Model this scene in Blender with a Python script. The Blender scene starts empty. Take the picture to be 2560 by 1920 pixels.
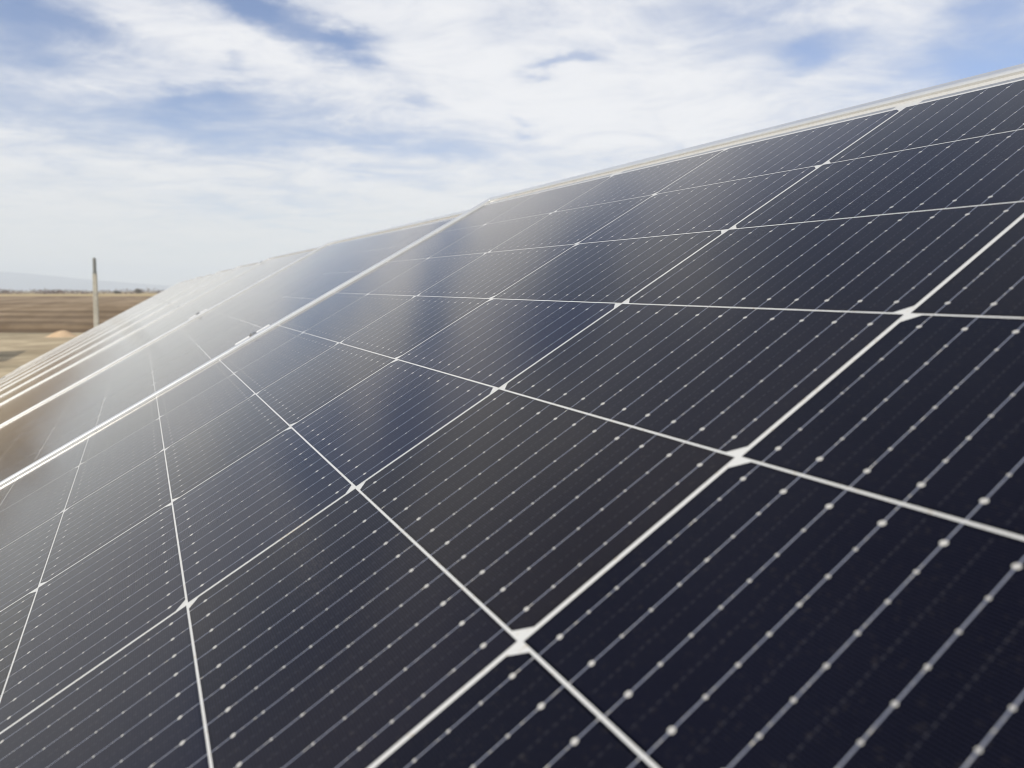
import bpy, bmesh, math, random
from mathutils import Vector, Matrix, noise as mnoise
R = math.radians
sc = bpy.context.scene
COL = sc.collection

# ------------------------------------------------------------------ camera
CAM_H = 1.6
PANEL_M = Matrix(((0.9999817, 0.0029866, 0.0052600),
                  (0.0,       0.8696016, -0.4937541),
                  (-0.0060488, 0.4937451, 0.8695856)))        # near panel: row, upslope, normal
ORIGIN = Vector((0.0, 0.0, CAM_H + 0.13622))                 # upper edge of the cells, between its first two columns
cam_loc = Vector((0.9158979, -0.5059585, CAM_H))
c_right = Vector((0.4524867, 0.8917711, 0.0))
c_down = Vector((0.1134383, -0.0575588, -0.9918764))
c_fwd = Vector((-0.8845267, 0.4488109, -0.1272056))
cd = bpy.data.cameras.new('camera')
cam = bpy.data.objects.new('camera', cd); COL.objects.link(cam)
m = Matrix((c_right, -c_down, -c_fwd)).transposed().to_4x4()
m.translation = cam_loc
cam.matrix_world = m
cd.sensor_width = 36.0; cd.lens = 36.0 * 1816.8 / 2560
cd.clip_start = 0.01; cd.clip_end = 60000
cd.dof.use_dof = True; cd.dof.focus_distance = 0.52; cd.dof.aperture_fstop = 13.0
sc.camera = cam
CAM_AZ = R(296.9033)

# ------------------------------------------------------------------ exposure, sun, sky
sc.view_settings.view_transform = 'Standard'; sc.view_settings.look = 'None'
sc.view_settings.exposure = 0.0; sc.view_settings.gamma = 1.0
sc.render.engine = 'CYCLES'
sc.cycles.use_denoising = True
sc.cycles.denoising_prefilter = 'ACCURATE'; sc.cycles.denoising_input_passes = 'RGB_ALBEDO_NORMAL'
sc.cycles.filter_width = 1.0
sc.cycles.max_bounces = 8; sc.cycles.volume_bounces = 2
SUN_EL, SUN_AZ = R(40), R(160)
sun_dir = Vector((math.sin(SUN_AZ) * math.cos(SUN_EL), math.cos(SUN_AZ) * math.cos(SUN_EL), math.sin(SUN_EL)))
sd = bpy.data.lights.new('sun', 'SUN'); sd.energy = 3.3; sd.angle = R(0.53); sd.color = (1.0, 0.94, 0.84)
so = bpy.data.objects.new('sun', sd); COL.objects.link(so)
so.rotation_euler = (-sun_dir).to_track_quat('-Z', 'Y').to_euler()

class NT:
    """small node-tree helper"""
    def __init__(s, tree): s.t = tree; tree.nodes.clear()
    def n(s, kind, **kw):
        nd = s.t.nodes.new(kind)
        for k, v in kw.items(): setattr(nd, k, v)
        return nd
    def put(s, sock, v):
        if isinstance(v, bpy.types.NodeSocket): s.t.links.new(v, sock)
        else:
            if hasattr(sock.default_value, '__len__') and hasattr(v, '__len__') and len(sock.default_value) == 4 and len(v) == 3:
                v = (*v, 1.0)
            sock.default_value = v
    def m(s, op, a, b=0.0, c=0.0, clamp=False):
        nd = s.n('ShaderNodeMath', operation=op, use_clamp=clamp)
        s.put(nd.inputs[0], a); s.put(nd.inputs[1], b); s.put(nd.inputs[2], c)
        return nd.outputs[0]
    def ss(s, x, lo, hi):
        nd = s.n('ShaderNodeMapRange', interpolation_type='SMOOTHSTEP')
        s.put(nd.inputs[0], x); s.put(nd.inputs[1], lo); s.put(nd.inputs[2], hi)
        nd.inputs[3].default_value = 0; nd.inputs[4].default_value = 1
        return nd.outputs[0]
    def mix(s, f, a, b, blend='MIX'):
        nd = s.n('ShaderNodeMix', data_type='RGBA', blend_type=blend)
        s.put(nd.inputs[0], f); s.put(nd.inputs[6], a); s.put(nd.inputs[7], b)
        return nd.outputs[2]
    def noise(s, vec, scale, detail=4.0, rough=0.55, dist=0.0, lac=2.0):
        nd = s.n('ShaderNodeTexNoise')
        if vec is not None: s.put(nd.inputs['Vector'], vec)
        nd.inputs['Scale'].default_value = scale; nd.inputs['Detail'].default_value = detail
        nd.inputs['Roughness'].default_value = rough; nd.inputs['Distortion'].default_value = dist
        nd.inputs['Lacunarity'].default_value = lac
        return nd.outputs['Fac']
    def xyz(s, v):
        nd = s.n('ShaderNodeSeparateXYZ'); s.put(nd.inputs[0], v); return nd.outputs
    def comb(s, x, y, z=0.0):
        nd = s.n('ShaderNodeCombineXYZ')
        s.put(nd.inputs[0], x); s.put(nd.inputs[1], y); s.put(nd.inputs[2], z); return nd.outputs[0]

world = bpy.data.worlds.new('World'); sc.world = world; world.use_nodes = True
w = NT(world.node_tree)
sky = w.n('ShaderNodeTexSky', sky_type='NISHITA', sun_disc=False)
sky.sun_elevation = SUN_EL; sky.sun_rotation = SUN_AZ; sky.altitude = 100
sky.air_density = 1.0; sky.dust_density = 0.2; sky.ozone_density = 2.0
tc = w.n('ShaderNodeTexCoord')
dx, dy, dz = w.xyz(tc.outputs['Generated'])[:3]
# azimuth (0 at az 297) and elevation in degrees
rgt = w.m('ADD', w.m('MULTIPLY', dx, c_right.x), w.m('MULTIPLY', dy, c_right.y))
fw_h = Vector((c_fwd.x, c_fwd.y)).normalized()
fwd = w.m('ADD', w.m('MULTIPLY', dx, fw_h.x), w.m('MULTIPLY', dy, fw_h.y))
U = w.m('MULTIPLY', w.m('ARCTAN2', rgt, fwd), 57.29578)
V = w.m('MULTIPLY', w.m('ARCSINE', dz), 57.29578)
# cloud deck coordinates: the direction carried up to a flat layer
den = w.m('ADD', w.m('MAXIMUM', dz, 0.0), 0.10)
P = w.comb(w.m('DIVIDE', rgt, den), w.m('DIVIDE', fwd, den), 0.0)
def mapping(t, vec, loc=(0, 0, 0), rot=0.0, scale=(1, 1, 1)):
    nd = t.n('ShaderNodeMapping'); t.put(nd.inputs['Vector'], vec)
    nd.inputs['Location'].default_value = loc; nd.inputs['Rotation'].default_value = (0, 0, rot)
    nd.inputs['Scale'].default_value = scale
    return nd.outputs[0]
n_big = w.noise(mapping(w, P, (3.1, 1.7, 0), R(18), (0.9, 1.3, 1)), 0.8, 5, 0.5, 0.5)
n_mid = w.noise(mapping(w, P, (7.3, 2.2, 0), R(24), (0.95, 1.1, 1)), 2.4, 7, 0.62, 0.7)
n_fin = w.noise(mapping(w, P, (1.3, 9.2, 0), R(-30), (0.9, 1.2, 1)), 7.0, 5, 0.6, 0.4)
# (u, v, su, sv, tilt deg, amount): clear gaps in the cloud sheet, where the sky shows
GAPS = [(-33.5, 16.0, 3.2, 2.2, 0, 0.68), (-28.6, 16.4, 4.0, 1.3, -12, 0.62), (-15.2, 17.9, 4.8, 1.3, -18, 0.75),
        (-18.5, 19.4, 3.0, 0.8, -14, 0.6), (-11.3, 17.2, 2.2, 0.8, -12, 0.7), (-22.3, 13.1, 4.6, 0.9, 3, 0.50),
        (-20.8, 15.6, 1.6, 0.5, 0, 0.35), (3.3, 16.8, 2.6, 0.55, 8, 0.6), (-2.5, 15.6, 1.5, 0.5, 8, 0.22),
        (-7.4, 13.5, 2.2, 0.7, -5, 0.40), (0.6, 12.6, 1.8, 0.6, 0, 0.45), (22.5, 16.0, 3.0, 1.2, 14, 0.55),
        (33.0, 13.6, 5.6, 2.0, 6, 0.80), (30.0, 15.4, 5.0, 1.3, 10, 0.35), (33.5, 17.6, 4.0, 1.2, 10, 0.45),
        (-27.0, 11.4, 10.0, 2.2, 0, 0.46), (-11.0, 11.2, 9.0, 1.7, -4, 0.44), (18.0, 19.2, 5.0, 0.8, 8, 0.25),
        (-27.0, 21.8, 7.0, 2.4, -8, 0.8), (-41.0, 23.0, 8.0, 3.6, 0, 0.75), (-50.0, 20.0, 8.0, 4.0, 0, 0.6), (2.0, 14.6, 15.0, 4.0, 0, -0.22), (-10.0, 27.0, 9.0, 3.2, -10, 0.7), (14.0, 42.0, 30.0, 10.0, 10, 0.62),
        (-34.0, 36.0, 12.0, 5.0, 14, 0.5), (0.0, 68.0, 90.0, 20.0, 0, 0.75)]
wu = w.m('MULTIPLY', w.m('SUBTRACT', w.noise(mapping(w, P, (2.2, 5.1, 0)), 1.7, 5, 0.6), 0.5), 9.0)
wv = w.m('MULTIPLY', w.m('SUBTRACT', w.noise(mapping(w, P, (8.2, 3.3, 0)), 2.1, 6, 0.62), 0.5), 6.0)
U = w.m('ADD', U, wu); V = w.m('ADD', V, wv)
gap = None
for (u0, v0, su, sv, tl, amt) in GAPS:
    du = w.m('SUBTRACT', U, u0); dv = w.m('SUBTRACT', V, v0)
    ct, st = math.cos(R(tl)), math.sin(R(tl))
    a = w.m('ADD', w.m('MULTIPLY', du, ct / su), w.m('MULTIPLY', dv, st / su))
    b = w.m('ADD', w.m('MULTIPLY', du, -st / sv), w.m('MULTIPLY', dv, ct / sv))
    g = w.m('EXPONENT', w.m('MULTIPLY', w.m('ADD', w.m('MULTIPLY', a, a), w.m('MULTIPLY', b, b)), -1.0))
    g = w.m('MULTIPLY', g, amt)
    gap = g if gap is None else w.m('ADD', gap, g)
dens = w.m('SUBTRACT', 0.86, w.m('MULTIPLY', gap, 1.0))
dens = w.m('ADD', dens, w.m('MULTIPLY', w.m('SUBTRACT', n_big, 0.5), 0.75))
dens = w.m('ADD', dens, w.m('MULTIPLY', w.m('SUBTRACT', n_mid, 0.5), 0.90))
dens = w.m('ADD', dens, w.m('MULTIPLY', w.m('SUBTRACT', n_fin, 0.5), 0.36))
cov = w.ss(dens, -0.15, 1.02)
thick = w.ss(w.m('ADD', w.m('MULTIPLY', dens, 0.6), w.m('MULTIPLY', n_mid, 0.5)), 0.30, 0.98)
cloud = w.mix(thick, (5.9, 6.4, 7.6, 1), (9.3, 9.35, 9.6, 1))
low = w.ss(V, 12.0, 3.0)
cloud = w.mix(w.m('MULTIPLY', low, 0.8), cloud, (8.0, 8.15, 8.2, 1))
blue = w.mix(1.0, sky.outputs[0], (1.04, 1.08, 1.30, 1), 'MULTIPLY')
col = w.mix(w.m('MULTIPLY', cov, 0.97), blue, cloud)
bg = w.n('ShaderNodeBackground'); w.put(bg.inputs[0], col); bg.inputs[1].default_value = 0.1
wo = w.n('ShaderNodeOutputWorld'); w.t.links.new(bg.outputs[0], wo.inputs[0])

# ------------------------------------------------------------------ materials
def mat(name):
    mt = bpy.data.materials.new(name); mt.use_nodes = True
    t = NT(mt.node_tree)
    p = t.n('ShaderNodeBsdfPrincipled'); o = t.n('ShaderNodeOutputMaterial')
    t.t.links.new(p.outputs[0], o.inputs[0])
    return mt, t, p

def glass_coat(t, p):
    """the textured, anti-reflective cover glass laminated over cells, ribbons and back sheet"""
    geo = t.n('ShaderNodeNewGeometry')
    sm = t.noise(geo.outputs['Position'], 7.0, 4, 0.6)
    b = t.n('ShaderNodeBump'); b.inputs['Strength'].default_value = 0.05; b.inputs['Distance'].default_value = 0.001
    t.put(b.inputs['Height'], t.noise(geo.outputs['Position'], 520.0, 2, 0.5))
    gl = t.n('ShaderNodeBsdfGlossy')
    t.put(gl.inputs['Roughness'], t.m('ADD', 0.065, t.m('MULTIPLY', sm, 0.06)))
    lw = t.n('ShaderNodeLayerWeight'); lw.inputs['Blend'].default_value = 0.5      # the coating mirrors blue head on, a little warm at a slant
    t.put(gl.inputs['Color'], t.mix(t.ss(lw.outputs['Facing'], 0.25, 0.62), (0.20, 0.26, 0.60, 1), (1.0, 0.965, 0.915, 1)))
    t.t.links.new(b.outputs[0], gl.inputs['Normal'])
    fr = t.n('ShaderNodeFresnel'); fr.inputs['IOR'].default_value = 1.45      # the AR coating takes most of the head-on reflection away
    mx = t.n('ShaderNodeMixShader')
    F_ = fr.outputs[0]
    t.put(mx.inputs[0], t.m('MINIMUM', 1.0, t.m('MULTIPLY', t.m('POWER', F_, 1.32), t.m('ADD', 1.0, t.m('MULTIPLY', t.ss(F_, 0.10, 0.38), 0.30))))); t.t.links.new(p.outputs[0], mx.inputs[1]); t.t.links.new(gl.outputs[0], mx.inputs[2])
    out = [n for n in t.t.nodes if n.bl_idname == 'ShaderNodeOutputMaterial'][0]
    t.t.links.new(mx.outputs[0], out.inputs[0])

SMEAR_A, SMEAR_B = (0.36, -0.505, 0.0), (0.66, -0.518, 0.0)
def dust(t, base, amount):
    geo = t.n('ShaderNodeNewGeometry')
    a = t.noise(geo.outputs['Position'], 4.0, 5, 0.6)
    b = t.ss(t.noise(geo.outputs['Position'], 620.0, 2, 0.6), 0.61, 0.72)
    c = t.ss(t.noise(geo.outputs['Position'], 24.0, 5, 0.7, 1.0), 0.52, 0.8)
    vo = t.n('ShaderNodeTexVoronoi'); t.t.links.new(geo.outputs['Position'], vo.inputs['Vector']); vo.inputs['Scale'].default_value = 30.0
    ring = t.m('MULTIPLY', t.ss(vo.outputs['Distance'], 0.10, 0.14), t.m('SUBTRACT', 1.0, t.ss(vo.outputs['Distance'], 0.15, 0.21)))
    ring = t.m('MULTIPLY', ring, t.m('GREATER_THAN', t.xyz(vo.outputs['Color'])[0], 0.80))        # dried drops
    # one rubbed smear of dust across the near panel
    rel = t.n('ShaderNodeVectorMath', operation='SUBTRACT'); t.t.links.new(geo.outputs['Position'], rel.inputs[0]); rel.inputs[1].default_value = ORIGIN + PANEL_M @ Vector(SMEAR_A)
    dv = PANEL_M @ (Vector(SMEAR_B) - Vector(SMEAR_A)); ln = dv.length; dv.normalize()
    nv = (PANEL_M @ Vector((0, 0, 1))).cross(dv)
    def dotv(v):
        q = t.n('ShaderNodeVectorMath', operation='DOT_PRODUCT'); t.t.links.new(rel.outputs[0], q.inputs[0]); q.inputs[1].default_value = v
        return q.outputs['Value']
    al = t.m('DIVIDE', dotv(dv), ln); ac = t.m('DIVIDE', t.m('ADD', dotv(nv), t.m('MULTIPLY', t.m('SUBTRACT', c, 0.5), 0.006)), 0.010)
    sm = t.m('MULTIPLY', t.m('MULTIPLY', t.ss(al, -0.1, 0.2), t.m('SUBTRACT', 1.0, t.ss(al, 0.75, 1.05))), t.m('EXPONENT', t.m('MULTIPLY', t.m('MULTIPLY', ac, ac), -1.0)))
    spk = t.ss(t.noise(geo.outputs['Position'], 900.0, 2, 0.6), 0.46, 0.62)
    sm = t.m('MULTIPLY', sm, spk)
    f = t.m('ADD', t.m('ADD', 0.35, t.m('MULTIPLY', a, 0.8)), t.m('ADD', t.m('MULTIPLY', b, 16.0), t.m('MULTIPLY', c, 1.6)))
    f = t.m('ADD', f, t.m('ADD', t.m('MULTIPLY', ring, 5.0), t.m('MULTIPLY', sm, 30.0)))
    f = t.m('MULTIPLY', amount, f)
    return t.mix(f, base, (0.42, 0.36, 0.27, 1))

CW, CH = 0.1825, 0.0937          # half cell
PX, PY = 0.1845, 0.0948         # pitch
NBB = 11; BB = 0.01645
M_cell, t, p = mat('monocrystalline_cell')
uvn = t.n('ShaderNodeUVMap').outputs[0]
ux, uy, _ = t.xyz(uvn)[:3]
ux = t.m('ADD', t.m('MULTIPLY', ux, 0.2), t.m('MULTIPLY', t.m('SUBTRACT', t.n('ShaderNodeObjectInfo').outputs['Random'], 0.5), 0.0012)); uy = t.m('MULTIPLY', uy, 0.2)     # UV is metres / 0.2, cell centre at the origin
# distance to the nearest wire, and to the middle line between two wires
kx = t.m('DIVIDE', ux, BB)
fx = t.m('ABSOLUTE', t.m('MULTIPLY', t.m('SUBTRACT', kx, t.m('ROUND', kx)), BB))
mid = t.m('SUBTRACT', BB / 2, fx)
inb = t.m('LESS_THAN', t.m('ABSOLUTE', ux), BB * 5.5)
wire = t.m('MULTIPLY', t.m('SUBTRACT', 1.0, t.ss(fx, 0.00015, 0.00026)), inb)
ky = t.m('SUBTRACT', t.m('DIVIDE', uy, 0.0111), 0.5)
ry = t.m('ROUND', ky)
fy = t.m('MULTIPLY', t.m('SUBTRACT', ky, ry), 0.0111)
endp = t.m('GREATER_THAN', t.m('ABSOLUTE', t.m('ADD', ry, 0.5)), 3.2)
inp = t.m('LESS_THAN', t.m('ABSOLUTE', t.m('ADD', ry, 0.5)), 3.8)
r = t.m('SQRT', t.m('ADD', t.m('MULTIPLY', fx, fx), t.m('MULTIPLY', fy, fy)))
pj = t.noise(t.n('ShaderNodeNewGeometry').outputs['Position'], 60.0, 2, 0.5)
rad = t.m('ADD', t.m('ADD', 0.00042, t.m('MULTIPLY', pj, 0.00032)), t.m('MULTIPLY', endp, 0.00040))
pad = t.m('MULTIPLY', t.m('MULTIPLY', t.m('LESS_THAN', r, rad), inp), inb)
# fingers
FP = 0.00105
kf = t.m('DIVIDE', uy, FP)
ff = t.m('ABSOLUTE', t.m('SUBTRACT', kf, t.m('ROUND', kf)))
inside = t.m('MULTIPLY', t.m('LESS_THAN', t.m('ABSOLUTE', ux), CW / 2 - 0.0011), t.m('LESS_THAN', t.m('ABSOLUTE', uy), CH / 2 - 0.0012))
finger = t.m('MULTIPLY', t.m('SUBTRACT', 1.0, t.ss(ff, 0.07, 0.15)), inside)
# short tie bars half way between the wires
kd = t.m('DIVIDE', uy, FP * 2.6); fd = t.m('ABSOLUTE', t.m('SUBTRACT', kd, t.m('ROUND', kd)))
dash = t.m('MULTIPLY', t.m('MULTIPLY', t.m('LESS_THAN', mid, 0.00022), t.m('LESS_THAN', fd, 0.27)), t.m('MULTIPLY', inside, inb))
oi = t.n('ShaderNodeObjectInfo')
grain = t.noise(t.n('ShaderNodeNewGeometry').outputs['Position'], 90.0, 4, 0.7)
base = t.mix(t.m('MULTIPLY', grain, 0.5), oi.outputs['Color'], t.mix(1.0, oi.outputs['Color'], (0.55, 0.55, 0.6, 1), 'MULTIPLY'))
base = t.mix(t.m('MULTIPLY', finger, 0.55), base, (0.025, 0.026, 0.044, 1))
base = t.mix(t.m('MULTIPLY', dash, 0.26), base, (0.085, 0.085, 0.095, 1))
base = dust(t, base, 0.0017)
wn = t.noise(t.n('ShaderNodeNewGeometry').outputs['Position'], 420.0, 3, 0.7)
wcol = t.mix(wn, (0.16, 0.185, 0.27, 1), (0.38, 0.39, 0.43, 1))
wcol = t.mix(t.ss(wn, 0.55, 0.70), wcol, (0.74, 0.70, 0.60, 1))  # pale uneven solder flecks that also paint sun glints along the wires
base = t.mix(wire, base, wcol)
base = t.mix(pad, base, t.mix(wn, (0.36, 0.355, 0.34, 1), (0.60, 0.585, 0.54, 1)))
t.put(p.inputs['Base Color'], base)
t.put(p.inputs['Metallic'], t.m('MULTIPLY', wire, 0.35))
p.inputs['Roughness'].default_value = 0.5
p.inputs['Specular IOR Level'].default_value = 0.05
glass_coat(t, p)

M_back, t, p = mat('white_back_sheet')
t.put(p.inputs['Base Color'], dust(t, (0.55, 0.555, 0.545, 1), 0.05))
p.inputs['Roughness'].default_value = 0.6; p.inputs['Specular IOR Level'].default_value = 0.05
glass_coat(t, p)

M_ribbon, t, p = mat('tinned_ribbon')
t.put(p.inputs['Base Color'], (0.24, 0.255, 0.28, 1)); p.inputs['Metallic'].default_value = 0.4
p.inputs['Roughness'].default_value = 0.45
glass_coat(t, p)

def metal(name, colr, rough, metallic=1.0, stretch=None):
    mt, t, p = mat(name)
    pos = t.n('ShaderNodeTexCoord').outputs['Object']
    a = t.noise(pos, 30.0, 5, 0.6); b = t.noise(pos, 300.0, 3, 0.6)
    f = t.m('ADD', t.m('MULTIPLY', a, 0.6), t.m('MULTIPLY', b, 0.4))
    t.put(p.inputs['Base Color'], t.mix(f, tuple(c * 0.82 for c in colr), tuple(min(1, c * 1.1) for c in colr)))
    p.inputs['Metallic'].default_value = metallic
    t.put(p.inputs['Roughness'], t.m('ADD', rough - 0.06, t.m('MULTIPLY', f, 0.12)))
    return mt
M_alu = metal('anodised_aluminium', (0.74, 0.75, 0.745), 0.38, 0.75)
M_clamp = metal('clamp_aluminium', (0.72, 0.72, 0.71), 0.42, 0.5)
M_bolt = metal('steel_bolt', (0.38, 0.39, 0.40), 0.42)
M_galv = metal('galvanised_steel', (0.55, 0.56, 0.57), 0.45)
M_pipe = metal('weathered_pipe', (0.25, 0.26, 0.25), 0.6, 0.3)

def rough_mat(name, c1, c2, scale, bump=0.0, stretch=(1, 1, 1), rot=0.0, c3=None, s3=1.0):
    mt, t, p = mat(name)
    pos = mapping(t, t.n('ShaderNodeTexCoord').outputs['Object'], (0, 0, 0), rot, stretch)
    a = t.noise(pos, scale, 8, 0.65, 0.3)
    c = t.mix(t.ss(a, 0.3, 0.7), c1, c2)
    if c3:
        b = t.noise(pos, scale * s3, 5, 0.6, 0.3)
        c = t.mix(t.ss(b, 0.5, 0.68), c, c3)
    t.put(p.inputs['Base Color'], c)
    p.inputs['Roughness'].default_value = 0.95; p.inputs['Specular IOR Level'].default_value = 0.1
    if bump:
        b = t.n('ShaderNodeBump'); b.inputs['Strength'].default_value = 0.8; b.inputs['Distance'].default_value = bump
        t.put(b.inputs['Height'], a); t.t.links.new(b.outputs[0], p.inputs['Normal'])
    return mt
M_ground = rough_mat('dry_sandy_gravel', (0.30, 0.24, 0.155, 1), (0.52, 0.43, 0.29, 1), 0.55, 0.05, c3=(0.24, 0.20, 0.13, 1), s3=0.5)
M_soil = rough_mat('ploughed_soil', (0.20, 0.145, 0.090, 1), (0.33, 0.25, 0.165, 1), 0.30, 0.08, stretch=(0.08, 1, 1), c3=(0.135, 0.09, 0.058, 1), s3=0.6)
nt_ = NT.__new__(NT); nt_.t = M_soil.node_tree          # furrow shade painted into the soil colour by height, plus wide darker soil strips
pb = [n for n in nt_.t.nodes if n.bl_idname == 'ShaderNodeBsdfPrincipled'][0]
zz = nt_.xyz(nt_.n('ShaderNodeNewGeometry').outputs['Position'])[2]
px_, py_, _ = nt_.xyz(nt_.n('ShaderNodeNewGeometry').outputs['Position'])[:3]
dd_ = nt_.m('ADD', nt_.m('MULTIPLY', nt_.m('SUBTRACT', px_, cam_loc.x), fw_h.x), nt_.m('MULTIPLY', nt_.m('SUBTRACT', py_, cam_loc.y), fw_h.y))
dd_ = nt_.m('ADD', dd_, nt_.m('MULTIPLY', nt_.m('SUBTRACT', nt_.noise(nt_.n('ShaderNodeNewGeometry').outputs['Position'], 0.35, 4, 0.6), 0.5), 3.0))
soil_dark = nt_.ss(zz, 0.22, 0.08)
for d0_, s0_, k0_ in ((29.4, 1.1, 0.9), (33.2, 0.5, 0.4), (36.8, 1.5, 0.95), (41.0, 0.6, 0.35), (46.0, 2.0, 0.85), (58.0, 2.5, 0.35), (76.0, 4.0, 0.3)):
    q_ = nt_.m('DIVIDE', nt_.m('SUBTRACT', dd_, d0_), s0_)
    soil_dark = nt_.m('MAXIMUM', soil_dark, nt_.m('MULTIPLY', nt_.m('EXPONENT', nt_.m('MULTIPLY', nt_.m('MULTIPLY', q_, q_), -1.0)), k0_))
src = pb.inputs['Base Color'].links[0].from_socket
nt_.put(pb.inputs['Base Color'], nt_.mix(nt_.m('MULTIPLY', soil_dark, 0.75), src, (0.085, 0.058, 0.038, 1)))
M_straw = rough_mat('dry_straw_grass', (0.36, 0.27, 0.14, 1), (0.48, 0.38, 0.21, 1), 0.08, 0.0)
M_sand = rough_mat('heaped_sand', (0.52, 0.36, 0.22, 1), (0.62, 0.46, 0.30, 1), 6.0, 0.01)
M_twig = rough_mat('bare_branches', (0.13, 0.095, 0.085, 1), (0.20, 0.155, 0.13, 1), 0.5)
M_bush = rough_mat('dark_shrub', (0.07, 0.072, 0.055, 1), (0.12, 0.11, 0.085, 1), 0.8)
M_hill = rough_mat('haze_blue_hillside', (0.07, 0.11, 0.20, 1), (0.10, 0.15, 0.26, 1), 0.002)  # blue of the distant air is mixed into the hill's base colour
M_conc = rough_mat('weathered_concrete', (0.42, 0.40, 0.34, 1), (0.55, 0.53, 0.46, 1), 9.0, 0.004)

# ------------------------------------------------------------------ building helpers
def link(o, parent=None):
    COL.objects.link(o)
    if parent is not None: o.parent = parent
    return o
def obj(name, bm, material, parent=None, smooth=False):
    me = bpy.data.meshes.new(name); bm.to_mesh(me); bm.free()
    me.materials.append(material)
    if smooth:
        for f in me.polygons: f.use_smooth = True
    return link(bpy.data.objects.new(name, me), parent)
def empty(name, mw):
    o = bpy.data.objects.new(name, None); o.empty_display_size = 0.1
    o.matrix_world = mw; return link(o)
def tag(o, label, cat, group=None):
    o['label'] = label; o['category'] = cat
    if group: o['group'] = group
def structure(o): o['kind'] = 'structure'; return o
def box(bm, lo, hi, bev=0.0):
    g = bmesh.ops.create_cube(bm, size=1.0)
    for v in g['verts']:
        v.co = Vector(((lo[i] + hi[i]) / 2 + v.co[i] * (hi[i] - lo[i]) for i in range(3)))
    if bev:
        es = list({e for v in g['verts'] for e in v.link_edges})
        bmesh.ops.bevel(bm, geom=es, offset=bev, segments=2, profile=0.5, affect='EDGES')
def cyl(bm, c, r1, r2, h, seg=16):
    g = bmesh.ops.create_cone(bm, cap_ends=True, segments=seg, radius1=r1, radius2=r2, depth=h)
    for v in g['verts']: v.co += Vector(c) + Vector((0, 0, h / 2))

# ------------------------------------------------------------------ setting: ground, field, hills
def sheet(bm, pts):
    bm.faces.new([bm.verts.new(q) for q in pts])
fh = Vector((fw_h.x, fw_h.y, 0)); rh = Vector((c_right.x, c_right.y, 0))     # directions on the ground
cg = Vector((cam_loc.x, cam_loc.y, 0))
def gp(s, d, z=0.0): return cg + rh * s + fh * d + Vector((0, 0, z))
bm = bmesh.new()
N = 64
ring = [bm.verts.new((16000 * math.cos(2 * math.pi * i / N), 16000 * math.sin(2 * math.pi * i / N), 0)) for i in range(N)]
bm.faces.new(ring)
structure(obj('ground', bm, M_ground))

bm = bmesh.new()
rnd = random.Random(4)
rows, cols = 900, 26
D0, D1, S0, S1 = 27.8, 170.0, -190.0, 110.0
grid = []
for i in range(rows + 1):
    f = i / rows
    d = D0 + (D1 - D0) * f ** 1.5
    line = []
    for j in range(cols + 1):
        s = S0 + (S1 - S0) * j / cols
        dd = d + 0.25 * math.sin(s * 0.11) + 0.5 * math.sin(s * 0.031 + 1.0)
        fur = 0.5 + 0.5 * math.sin(dd * 2 * math.pi / 1.15)
        swale = math.exp(-((dd % 8.6 - 1.7) / 0.9) ** 2) * max(0.0, 1.0 - (dd - 28) / 55.0)
        z = 0.03 + 0.10 * fur - 0.24 * swale + 0.05 * mnoise.noise(Vector((s * 0.15, dd * 0.8, 0))) + 0.20 * min(1, (d - D0) / 1.0)
        line.append(bm.verts.new(gp(s, d, z if i else -0.02)))
    grid.append(line)
for i in range(rows):
    for j in range(cols):
        bm.faces.new((grid[i][j], grid[i][j + 1], grid[i + 1][j + 1], grid[i + 1][j]))
o = obj('ploughed_field', bm, M_soil, smooth=True); structure(o)

bm = bmesh.new()
for i in range(24):
    for j in range(40):
        pass
gr = [[bm.verts.new(gp(-420 + 18 * j, 168 + 22 * i, 0.30 + 0.35 * mnoise.noise(Vector((j * 0.6, i * 0.6, 3))))) for j in range(40)] for i in range(14)]
for i in range(13):
    for j in range(39):
        bm.faces.new((gr[i][j], gr[i][j + 1], gr[i + 1][j + 1], gr[i + 1][j]))
structure(obj('dry_grassland', bm, M_straw, smooth=True))

# far hills: a real ridge several kilometres away, paled by the air and by haze blue in its colour
bm = bmesh.new()
HD = 5200.0
az0, az1, nn = -75, 40, 150
prof = []
for i in range(nn + 1):
    a = az0 + (az1 - az0) * i / nn                # degrees from the camera heading
    h = 100 * math.exp(-((a + 37) / 9.5) ** 2) + 40 * math.exp(-((a + 62) / 14.0) ** 2) + 14
    h += 5.0 * mnoise.noise(Vector((a * 0.25, 0, 0))) + 2.0 * mnoise.noise(Vector((a * 0.9, 5, 0)))
    prof.append((a, max(h, 6)))
back = []
for k, (dd, hf) in enumerate(((-900, 0.0), (-450, 0.35), (0, 1.0), (500, 0.6), (1100, 0.0))):
    line = []
    for (a, h) in prof:
        d = HD + dd
        z = h * hf * (1 + 0.12 * mnoise.noise(Vector((a * 0.5, k * 2.0, 1))) * (hf < 1)) - (3 if hf == 0 else 0)
        line.append(bm.verts.new(cg + fh * d * math.cos(R(a)) + rh * d * math.sin(R(a)) + Vector((0, 0, z))))
    back.append(line)
for k in range(4):
    for i in range(nn):
        bm.faces.new((back[k][i], back[k][i + 1], back[k + 1][i + 1], back[k + 1][i]))
structure(obj('hills', bm, M_hill, smooth=True))

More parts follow.
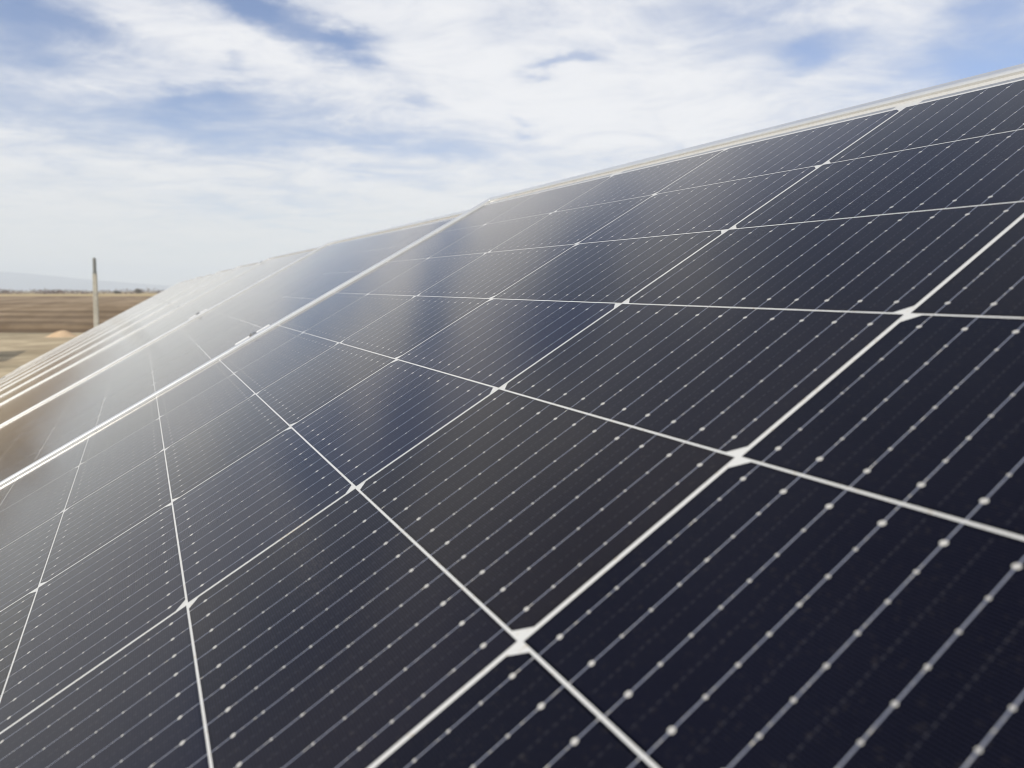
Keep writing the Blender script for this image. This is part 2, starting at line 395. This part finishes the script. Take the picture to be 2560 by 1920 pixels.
# bare hedge line far beyond the field: reads as one mass
bm = bmesh.new()
rnd = random.Random(11)
def leaf(bm, c, s, rnd):
    a = Vector((rnd.gauss(0, 1), rnd.gauss(0, 1), rnd.gauss(0, 1))).normalized()
    b = a.cross(Vector((rnd.gauss(0, 1), rnd.gauss(0, 1), rnd.gauss(0, 1)))).normalized()
    bm.faces.new([bm.verts.new(c + a * s), bm.verts.new(c + b * s * 0.6), bm.verts.new(c - a * s * 0.8)])
for k in range(420):
    a = rnd.uniform(-46, 6); d = rnd.uniform(330, 420)
    dens_h = 0.5 + 0.5 * mnoise.noise(Vector((a * 0.55, 2.0, 0))) * 2
    hgt = max(0.8, rnd.uniform(0.6, 1.6) + 1.3 * dens_h)
    c0 = cg + fh * d * math.cos(R(a)) + rh * d * math.sin(R(a))
    for q in range(34):
        zz = rnd.random() ** 1.3 * hgt
        leaf(bm, c0 + Vector((rnd.gauss(0, 1.5), rnd.gauss(0, 1.5), 0.2 + zz)), rnd.uniform(0.25, 0.6), rnd)
tl = obj('treeline', bm, M_twig); tl['kind'] = 'stuff'
tag(tl, 'low bare hedge of purple brown trees along the far horizon', 'treeline')

def far_bush(a, d, wid, hgt, label):
    rnd = random.Random(int(a * 10) + 77)
    base = cg + fh * d * math.cos(R(a)) + rh * d * math.sin(R(a))
    e = empty('bush', Matrix.Translation(base)); tag(e, label, 'bush')
    bm = bmesh.new()
    cen = [(rnd.gauss(0, wid * 0.28), rnd.gauss(0, wid * 0.28), hgt * rnd.uniform(0.45, 0.85)) for _ in range(7)]
    for q in range(420):
        c = Vector(rnd.choice(cen)); rr = wid * 0.2
        leaf(bm, c + Vector((rnd.gauss(0, rr), rnd.gauss(0, rr), rnd.gauss(0, hgt * 0.14))), rnd.uniform(0.18, 0.42), rnd)
    obj('crown', bm, M_bush, e)
    bm = bmesh.new()
    for q in range(4):
        cyl(bm, (rnd.gauss(0, 0.25), rnd.gauss(0, 0.25), -0.1), 0.10, 0.05, hgt * 0.6, 7)
    obj('trunk', bm, M_twig, e)
far_bush(-27.05, 345, 1.7, 2.2, 'dark rounded bush on the horizon just left of the far end of the panel row')
far_bush(-28.4, 350, 2.2, 1.5, 'low grey green bush between the post and the dark rounded bush on the horizon')

# sand heap at the edge of the gravel
bm = bmesh.new()
res = 28
rnd = random.Random(3)
gv = []
for i in range(res + 1):
    line = []
    for j in range(res + 1):
        x = -1.1 + 2.2 * i / res; y = -0.9 + 1.8 * j / res
        rr = math.sqrt((x / 0.36) ** 2 + (y / 0.34) ** 2)
        z = 0.25 * math.exp(-rr ** 2.4 * 0.8) + 0.035 * mnoise.noise(Vector((x * 3, y * 3, 0))) * math.exp(-rr) - 0.035
        line.append(bm.verts.new((x, y, z)))
    gv.append(line)
for i in range(res):
    for j in range(res):
        bm.faces.new((gv[i][j], gv[i + 1][j], gv[i + 1][j + 1], gv[i][j + 1]))
o = obj('sand_heap', bm, M_sand, smooth=True)
a = math.atan((148 - 1280) / 1816.8)
o.matrix_world = Matrix.Translation(gp(-15.85, 25.6)) @ Matrix.Rotation(math.atan2(rh.y, rh.x), 4, 'Z')
tag(o, 'small pinkish heap of sand on the gravel at the edge of the brown field', 'sand heap')

# concrete post with a dark pipe cap, leaning a little to the left
post_base = gp(-14.62, 25.6)
lean = Matrix.Rotation(R(2.2), 4, fh)
e = empty('concrete_post', Matrix.Translation(post_base) @ lean @ Matrix.Rotation(math.atan2(rh.y, rh.x) + 0.3, 4, 'Z'))
tag(e, 'pale concrete post with a dark pipe on top standing in front of the brown field', 'post')
bm = bmesh.new()
HP = 2.19
g = bmesh.ops.create_cube(bm, size=1.0)
for v in g['verts']:
    k = 0.078 if v.co.z < 0 else 0.062
    v.co = Vector((math.copysign(k, v.co.x), math.copysign(k, v.co.y), -0.15 if v.co.z < 0 else HP))
bmesh.ops.bevel(bm, geom=list(bm.edges), offset=0.012, segments=2, profile=0.5, affect='EDGES')
obj('shaft', bm, M_conc, e)
bm = bmesh.new()
cyl(bm, (0, 0, HP), 0.070, 0.066, 0.06, 16); cyl(bm, (0, 0, HP + 0.06), 0.058, 0.055, 0.46, 16); cyl(bm, (0, 0, HP + 0.52), 0.055, 0.025, 0.04, 16)
obj('pipe_cap', bm, M_pipe, e, smooth=False)

# ------------------------------------------------------------------ solar panels
NR, NC = 24, 6
PW, PH = NC * PX + 0.032, NR * PY + 0.054
PITCH = PW + 0.020
X0 = -PX - 0.0160                # outer left edge; the origin sits between the first two columns, at the top of the cells
YT = 0.0270                      # outer top edge
def cell_outline(up):
    """half cell: the two corners on one long side are cut"""
    a, b, c = CW / 2, CH / 2, 0.0054
    pts = [(-a, -b), (a, -b), (a, b - c), (a - c, b), (-a + c, b), (-a, b - c)]
    return pts if up else [(-x, -y) for x, y in pts]
def cell_pos(c, r): return Vector((-PX / 2 + c * PX, -PY / 2 - r * PY + (0 if r < 12 else -0.012), 0.0))
def cell_mesh(up):
    bm = bmesh.new(); uvl = bm.loops.layers.uv.new('UVMap')
    f = bm.faces.new([bm.verts.new((x, y, 0.00006)) for x, y in cell_outline(up)])
    for l in f.loops: l[uvl].uv = (l.vert.co.x / 0.2, l.vert.co.y / 0.2)
    me = bpy.data.meshes.new('solar_cell'); bm.to_mesh(me); bm.free(); me.materials.append(M_cell)
    return me
CELL = {u: cell_mesh(u) for u in (True, False)}
def cells_bm(rows):
    bm = bmesh.new(); uvl = bm.loops.layers.uv.new('UVMap')
    for r in rows:
        for c in range(NC):
            q = cell_pos(c, r)
            f = bm.faces.new([bm.verts.new((q.x + x, q.y + y, 0.00006)) for x, y in cell_outline(c % 2 == 1)])
            for l in f.loops: l[uvl].uv = ((l.vert.co.x - q.x) / 0.2, (l.vert.co.y - q.y) / 0.2)
    return bm

LIP = 0.0040
PROFILE = [(0.0, -0.0320), (0.0, 0.0012), (0.0005, 0.0030), (0.0014, 0.0037), (0.0026, LIP), (0.0036, 0.0037), (0.0070, 0.0038),
           (0.0094, 0.0036), (0.0106, 0.0030), (0.0113, 0.0018), (0.0114, -0.0010), (0.0114, -0.0060), (0.0018, -0.0060), (0.0018, -0.0305), (0.0280, -0.0305), (0.0280, -0.0320)]
def frame_mesh():
    bm = bmesh.new()
    xl, xr, yb, yt = X0, X0 + PW, YT - PH, YT
    loops = []
    for d, z in PROFILE:
        loops.append([bm.verts.new(q) for q in ((xl + d, yb + d, z), (xr - d, yb + d, z), (xr - d, yt - d, z), (xl + d, yt - d, z))])
    n = len(loops)
    for i in range(n):
        A, B = loops[i], loops[(i + 1) % n]
        for k in range(4):
            bm.faces.new((A[k], A[(k + 1) % 4], B[(k + 1) % 4], B[k]))
    bmesh.ops.recalc_face_normals(bm, faces=bm.faces)
    me = bpy.data.meshes.new('frame'); bm.to_mesh(me); bm.free(); me.materials.append(M_alu)
    return me
FRAME = frame_mesh()
bm = bmesh.new(); box(bm, (X0 + 0.003, YT - PH + 0.003, -0.0050), (X0 + PW - 0.003, YT - 0.003, 0.0))
BACK = bpy.data.meshes.new('back_sheet'); bm.to_mesh(BACK); bm.free(); BACK.materials.append(M_back)
def ribbon_mesh(xa, xb):
    bm = bmesh.new(); box(bm, (xa, 0.0030, 0.00002), (xb, 0.0077, 0.00006))
    me = bpy.data.meshes.new('connector_ribbon'); bm.to_mesh(me); bm.free(); me.materials.append(M_ribbon)
    return me
RIBBONS = [ribbon_mesh(-PX + 0.010 + 2 * PX * k, PX - 0.010 + 2 * PX * k) for k in range(3)]
RIBBONS = [ribbon_mesh(PX * a + 0.009, PX * b - 0.012) for a, b in ((-1, 1), (1, 3), (3, 5))]
FAR_CELLS = None
LOWER_CELLS = None
rnd = random.Random(21)
def tint(rn, k=1.0):
    a = rn.random()
    navy = Vector((0.0055, 0.0095, 0.0460)); brown = Vector((0.0170, 0.0145, 0.0150)); black = Vector((0.0070, 0.0080, 0.0240))
    v = navy.lerp(brown, a) if rn.random() < 0.6 else navy.lerp(black, a)
    return (*(v * k * rn.uniform(0.18, 0.34)), 1.0)
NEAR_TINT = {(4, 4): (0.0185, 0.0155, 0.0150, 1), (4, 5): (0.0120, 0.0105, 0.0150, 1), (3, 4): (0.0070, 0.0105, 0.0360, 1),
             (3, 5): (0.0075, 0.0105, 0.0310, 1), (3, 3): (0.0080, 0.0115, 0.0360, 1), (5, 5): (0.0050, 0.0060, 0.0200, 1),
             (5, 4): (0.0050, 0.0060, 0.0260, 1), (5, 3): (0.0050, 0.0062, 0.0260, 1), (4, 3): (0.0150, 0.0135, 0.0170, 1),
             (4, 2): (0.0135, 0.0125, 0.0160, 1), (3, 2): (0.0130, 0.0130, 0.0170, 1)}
LAST = 9
def panel_matrix(k):
    x = -PITCH * k
    M4 = PANEL_M.to_4x4()
    j = random.Random(100 + k)
    if k: M4 = M4 @ Matrix.Rotation(R(j.uniform(-0.18, 0.18)), 4, 'X')
    M4.translation = ORIGIN + PANEL_M @ Vector((x, 0, 0)) + Vector((0, 0, -0.0095 * k + (j.uniform(-0.003, 0.003) if k else 0)))
    return M4
PLABEL = ['large dark solar panel filling the foreground with crisp white grid lines and dotted silver wires',
          'second solar panel along the row, between the two nearest frame seams, its grid softly blurred',
          'third solar panel along the row, pale grey with sky glare behind the second seam',
          'fourth solar panel along the row, a narrow glaring strip past the third seam',
          'fifth solar panel along the row, a narrow glaring strip past the fourth seam',
          'sixth solar panel along the row, seen edge on past the fifth seam',
          'seventh solar panel along the row, seen edge on as a thin pale strip',
          'eighth solar panel along the row, third from the far end, a thin pale strip',
          'ninth solar panel along the row, next to last, a thin pale strip',
          'farthest solar panel at the end of the row beside the brown field']
def make_panel(k, mw, label, group):
    global FAR_CELLS, LOWER_CELLS
    e = empty('solar_panel', mw); tag(e, label, 'solar panel', group)
    link(bpy.data.objects.new('frame', FRAME), e)
    link(bpy.data.objects.new('back_sheet', BACK), e)
    rn = random.Random(50 + k)
    if k <= 2:
        for rb in RIBBONS: link(bpy.data.objects.new('connector_ribbon', rb), e)
        for r in range(16):
            for c in range(NC):
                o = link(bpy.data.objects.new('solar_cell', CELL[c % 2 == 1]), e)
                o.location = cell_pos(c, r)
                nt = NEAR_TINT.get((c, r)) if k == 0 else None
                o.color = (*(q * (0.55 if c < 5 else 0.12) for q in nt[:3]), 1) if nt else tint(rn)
        if LOWER_CELLS is None:
            bm = cells_bm(range(16, NR)); LOWER_CELLS = bpy.data.meshes.new('solar_cells'); bm.to_mesh(LOWER_CELLS); bm.free()
            LOWER_CELLS.materials.append(M_cell)
        o = link(bpy.data.objects.new('solar_cells', LOWER_CELLS), e); o['kind'] = 'stuff'; o.color = tint(rn)
    else:
        if FAR_CELLS is None:
            bm = cells_bm(range(NR)); FAR_CELLS = bpy.data.meshes.new('solar_cells'); bm.to_mesh(FAR_CELLS); bm.free()
            FAR_CELLS.materials.append(M_cell)
        o = link(bpy.data.objects.new('solar_cells', FAR_CELLS), e); o['kind'] = 'stuff'; o.color = tint(rn)
    return e
for k in range(LAST + 1):
    make_panel(k, panel_matrix(k), PLABEL[k], 'solar panels in the long tilted row')

# the next row in front: only its shadow reaches the gravel in view
FLABEL = ['solar panel at the west end of the separate front row', 'middle solar panel of the separate front row of three', 'solar panel at the east end of the separate front row']
for k in range(3):
    M4 = PANEL_M.to_4x4()
    M4.translation = Vector((-21.8, -5.25, 1.73)) - PANEL_M @ Vector((X0, YT, 0)) + PANEL_M @ Vector((PITCH * k, 0, 0))
    make_panel(20 + k, M4, FLABEL[k], 'solar panels of the front row')
fe = empty('mounting_rack', Matrix.Translation((-20.1, -6.2, 0)))
tag(fe, 'short steel rack of posts and rails carrying the separate front row', 'mounting rack')
fi = Matrix.Translation((20.1, 6.2, 0))
for y in (-0.411, -1.76):
    q0 = M4 @ Vector((X0 + PW, y, -0.09)); q1 = q0 + PANEL_M @ Vector((-3.45, 0, 0))
    bm = bmesh.new(); box(bm, (q1.x, q0.y - 0.02, q0.z - 0.03), (q0.x, q0.y + 0.02, q0.z + 0.02)); bm.transform(fi); obj('rail', bm, M_galv, fe)
    for xx in (q1.x + 0.5, q0.x - 0.5):
        bm = bmesh.new(); box(bm, (xx - 0.04, q0.y - 0.03, -0.3), (xx + 0.04, q0.y + 0.03, q0.z - 0.031), 0.004); bm.transform(fi); obj('post', bm, M_galv, fe)

# ------------------------------------------------------------------ mid clamps on the seams
def clamp_meshes():
    bm = bmesh.new()
    L = 0.0285
    prof = [(-0.0185, LIP + 0.0002), (-0.0185, 0.0056), (-0.0172, 0.0064), (-0.0085, 0.0064), (-0.0078, 0.0056), (-0.0078, 0.0030), (0.0078, 0.0030), (0.0078, 0.0056),
            (0.0085, 0.0064), (0.0172, 0.0064), (0.0185, 0.0056), (0.0185, LIP + 0.0002), (0.0108, LIP + 0.0002), (0.0098, LIP - 0.001), (0.0098, 0.0004), (-0.0098, 0.0004), (-0.0098, LIP - 0.001), (-0.0108, LIP + 0.0002)]
    A = [bm.verts.new((x, -L, z)) for x, z in prof]; B = [bm.verts.new((x, L, z)) for x, z in prof]
    n = len(prof)
    for i in range(n): bm.faces.new((A[i], A[(i + 1) % n], B[(i + 1) % n], B[i]))
    bm.faces.new(A); bm.faces.new(B[::-1])
    bmesh.ops.recalc_face_normals(bm, faces=bm.faces)
    me = bpy.data.meshes.new('clamp_body'); bm.to_mesh(me); bm.free(); me.materials.append(M_clamp)
    bm = bmesh.new()
    cyl(bm, (0, 0, 0.0028), 0.0070, 0.0070, 0.0010, 20)
    cyl(bm, (0, 0, 0.0038), 0.0060, 0.0058, 0.0048, 6)
    cyl(bm, (0, 0, 0.0086), 0.0034, 0.0030, 0.0012, 14)
    mb = bpy.data.meshes.new('bolt'); bm.to_mesh(mb); bm.free(); mb.materials.append(M_bolt)
    return me, mb
CL, BO = clamp_meshes()
CLABEL = ['aluminium clamp with a bolt on the nearest frame seam', 'aluminium clamp with a bolt on the second frame seam',
          'blurred clamp with a dark bolt on the third frame seam', 'blurred clamp with a dark bolt on the fourth frame seam',
          'tiny blurred clamp bolt on the fifth frame seam', 'tiny blurred clamp bolt on the sixth frame seam',
          'tiny blurred clamp bolt on the seventh frame seam', 'tiny blurred clamp bolt on the eighth frame seam',
          'tiny blurred clamp bolt on the last seam at the far end']
def add_clamp(k, y, label):
    A = panel_matrix(k); B = panel_matrix(k + 1)
    xl = X0 - 0.010
    mw = A.copy()
    pa = A @ Vector((X0, y, 0)); pb = B @ Vector((X0 + PW, y, 0))
    mw.translation = (pa + pb) / 2 + A.to_3x3() @ Vector((0, 0, 0.0016))
    e = empty('panel_clamp', mw); tag(e, label, 'clamp', 'clamps holding the panel frames together')
    link(bpy.data.objects.new('clamp_body', CL), e)
    link(bpy.data.objects.new('bolt', BO), e)
for k in range(LAST):
    add_clamp(k, -0.411, CLABEL[k])
add_clamp(2, -0.012, 'dark bolt and clamp poking above the top edge of the panel row')

# ------------------------------------------------------------------ rack under the panels
e = empty('mounting_rack', Matrix.Translation((ORIGIN.x, ORIGIN.y, 0)))
tag(e, 'galvanised steel rack of rails and posts carrying the tilted panel row', 'mounting rack')
inv = Matrix.Translation((-ORIGIN.x, -ORIGIN.y, 0))
A, B = panel_matrix(0), panel_matrix(LAST)
for y in (-0.411, -1.76):
    pa = A @ Vector((X0 + PW + 0.05, y, -0.034)); pb = B @ Vector((X0 - 0.05, y, -0.034))
    d = (pb - pa)
    M4 = PANEL_M.to_4x4(); xd = d.normalized(); yd = (PANEL_M @ Vector((0, 1, 0))); zd = xd.cross(yd).normalized() * -1
    yd = zd.cross(xd)
    bm = bmesh.new()
    box(bm, (0, -0.02, -0.115), (d.length, 0.02, -0.055), 0.003)
    mm = Matrix((xd, yd, zd)).transposed().to_4x4(); mm.translation = pa
    if zd.z < 0:
        mm = Matrix((xd, -yd, -zd)).transposed().to_4x4(); mm.translation = pa
    bm.transform(inv @ mm)
    obj('rail', bm, M_galv, e)
for k in range(0, LAST + 1, 2):
    for y in (-0.411, -1.76):
        q = panel_matrix(k) @ Vector((0.35, y, -0.155))
        bm = bmesh.new()
        box(bm, (q.x - 0.04, q.y - 0.03, -0.3), (q.x + 0.04, q.y + 0.03, q.z), 0.004)
        bm.transform(inv)
        obj('post', bm, M_galv, e)

# ------------------------------------------------------------------ air
HAZE = True
if HAZE:
    bm = bmesh.new(); box(bm, (-7600, -7600, -1.0), (7600, 7600, 175.0))
    mt = bpy.data.materials.new('air'); mt.use_nodes = True
    t = NT(mt.node_tree)
    v = t.n('ShaderNodeVolumePrincipled'); v.inputs['Color'].default_value = (0.84, 0.92, 1.0, 1)
    v.inputs['Density'].default_value = 0.00040; v.inputs['Anisotropy'].default_value = -0.08
    mo = t.n('ShaderNodeOutputMaterial'); t.t.links.new(v.outputs[0], mo.inputs['Volume'])
    o = obj('haze', bm, mt); o['kind'] = 'stuff'
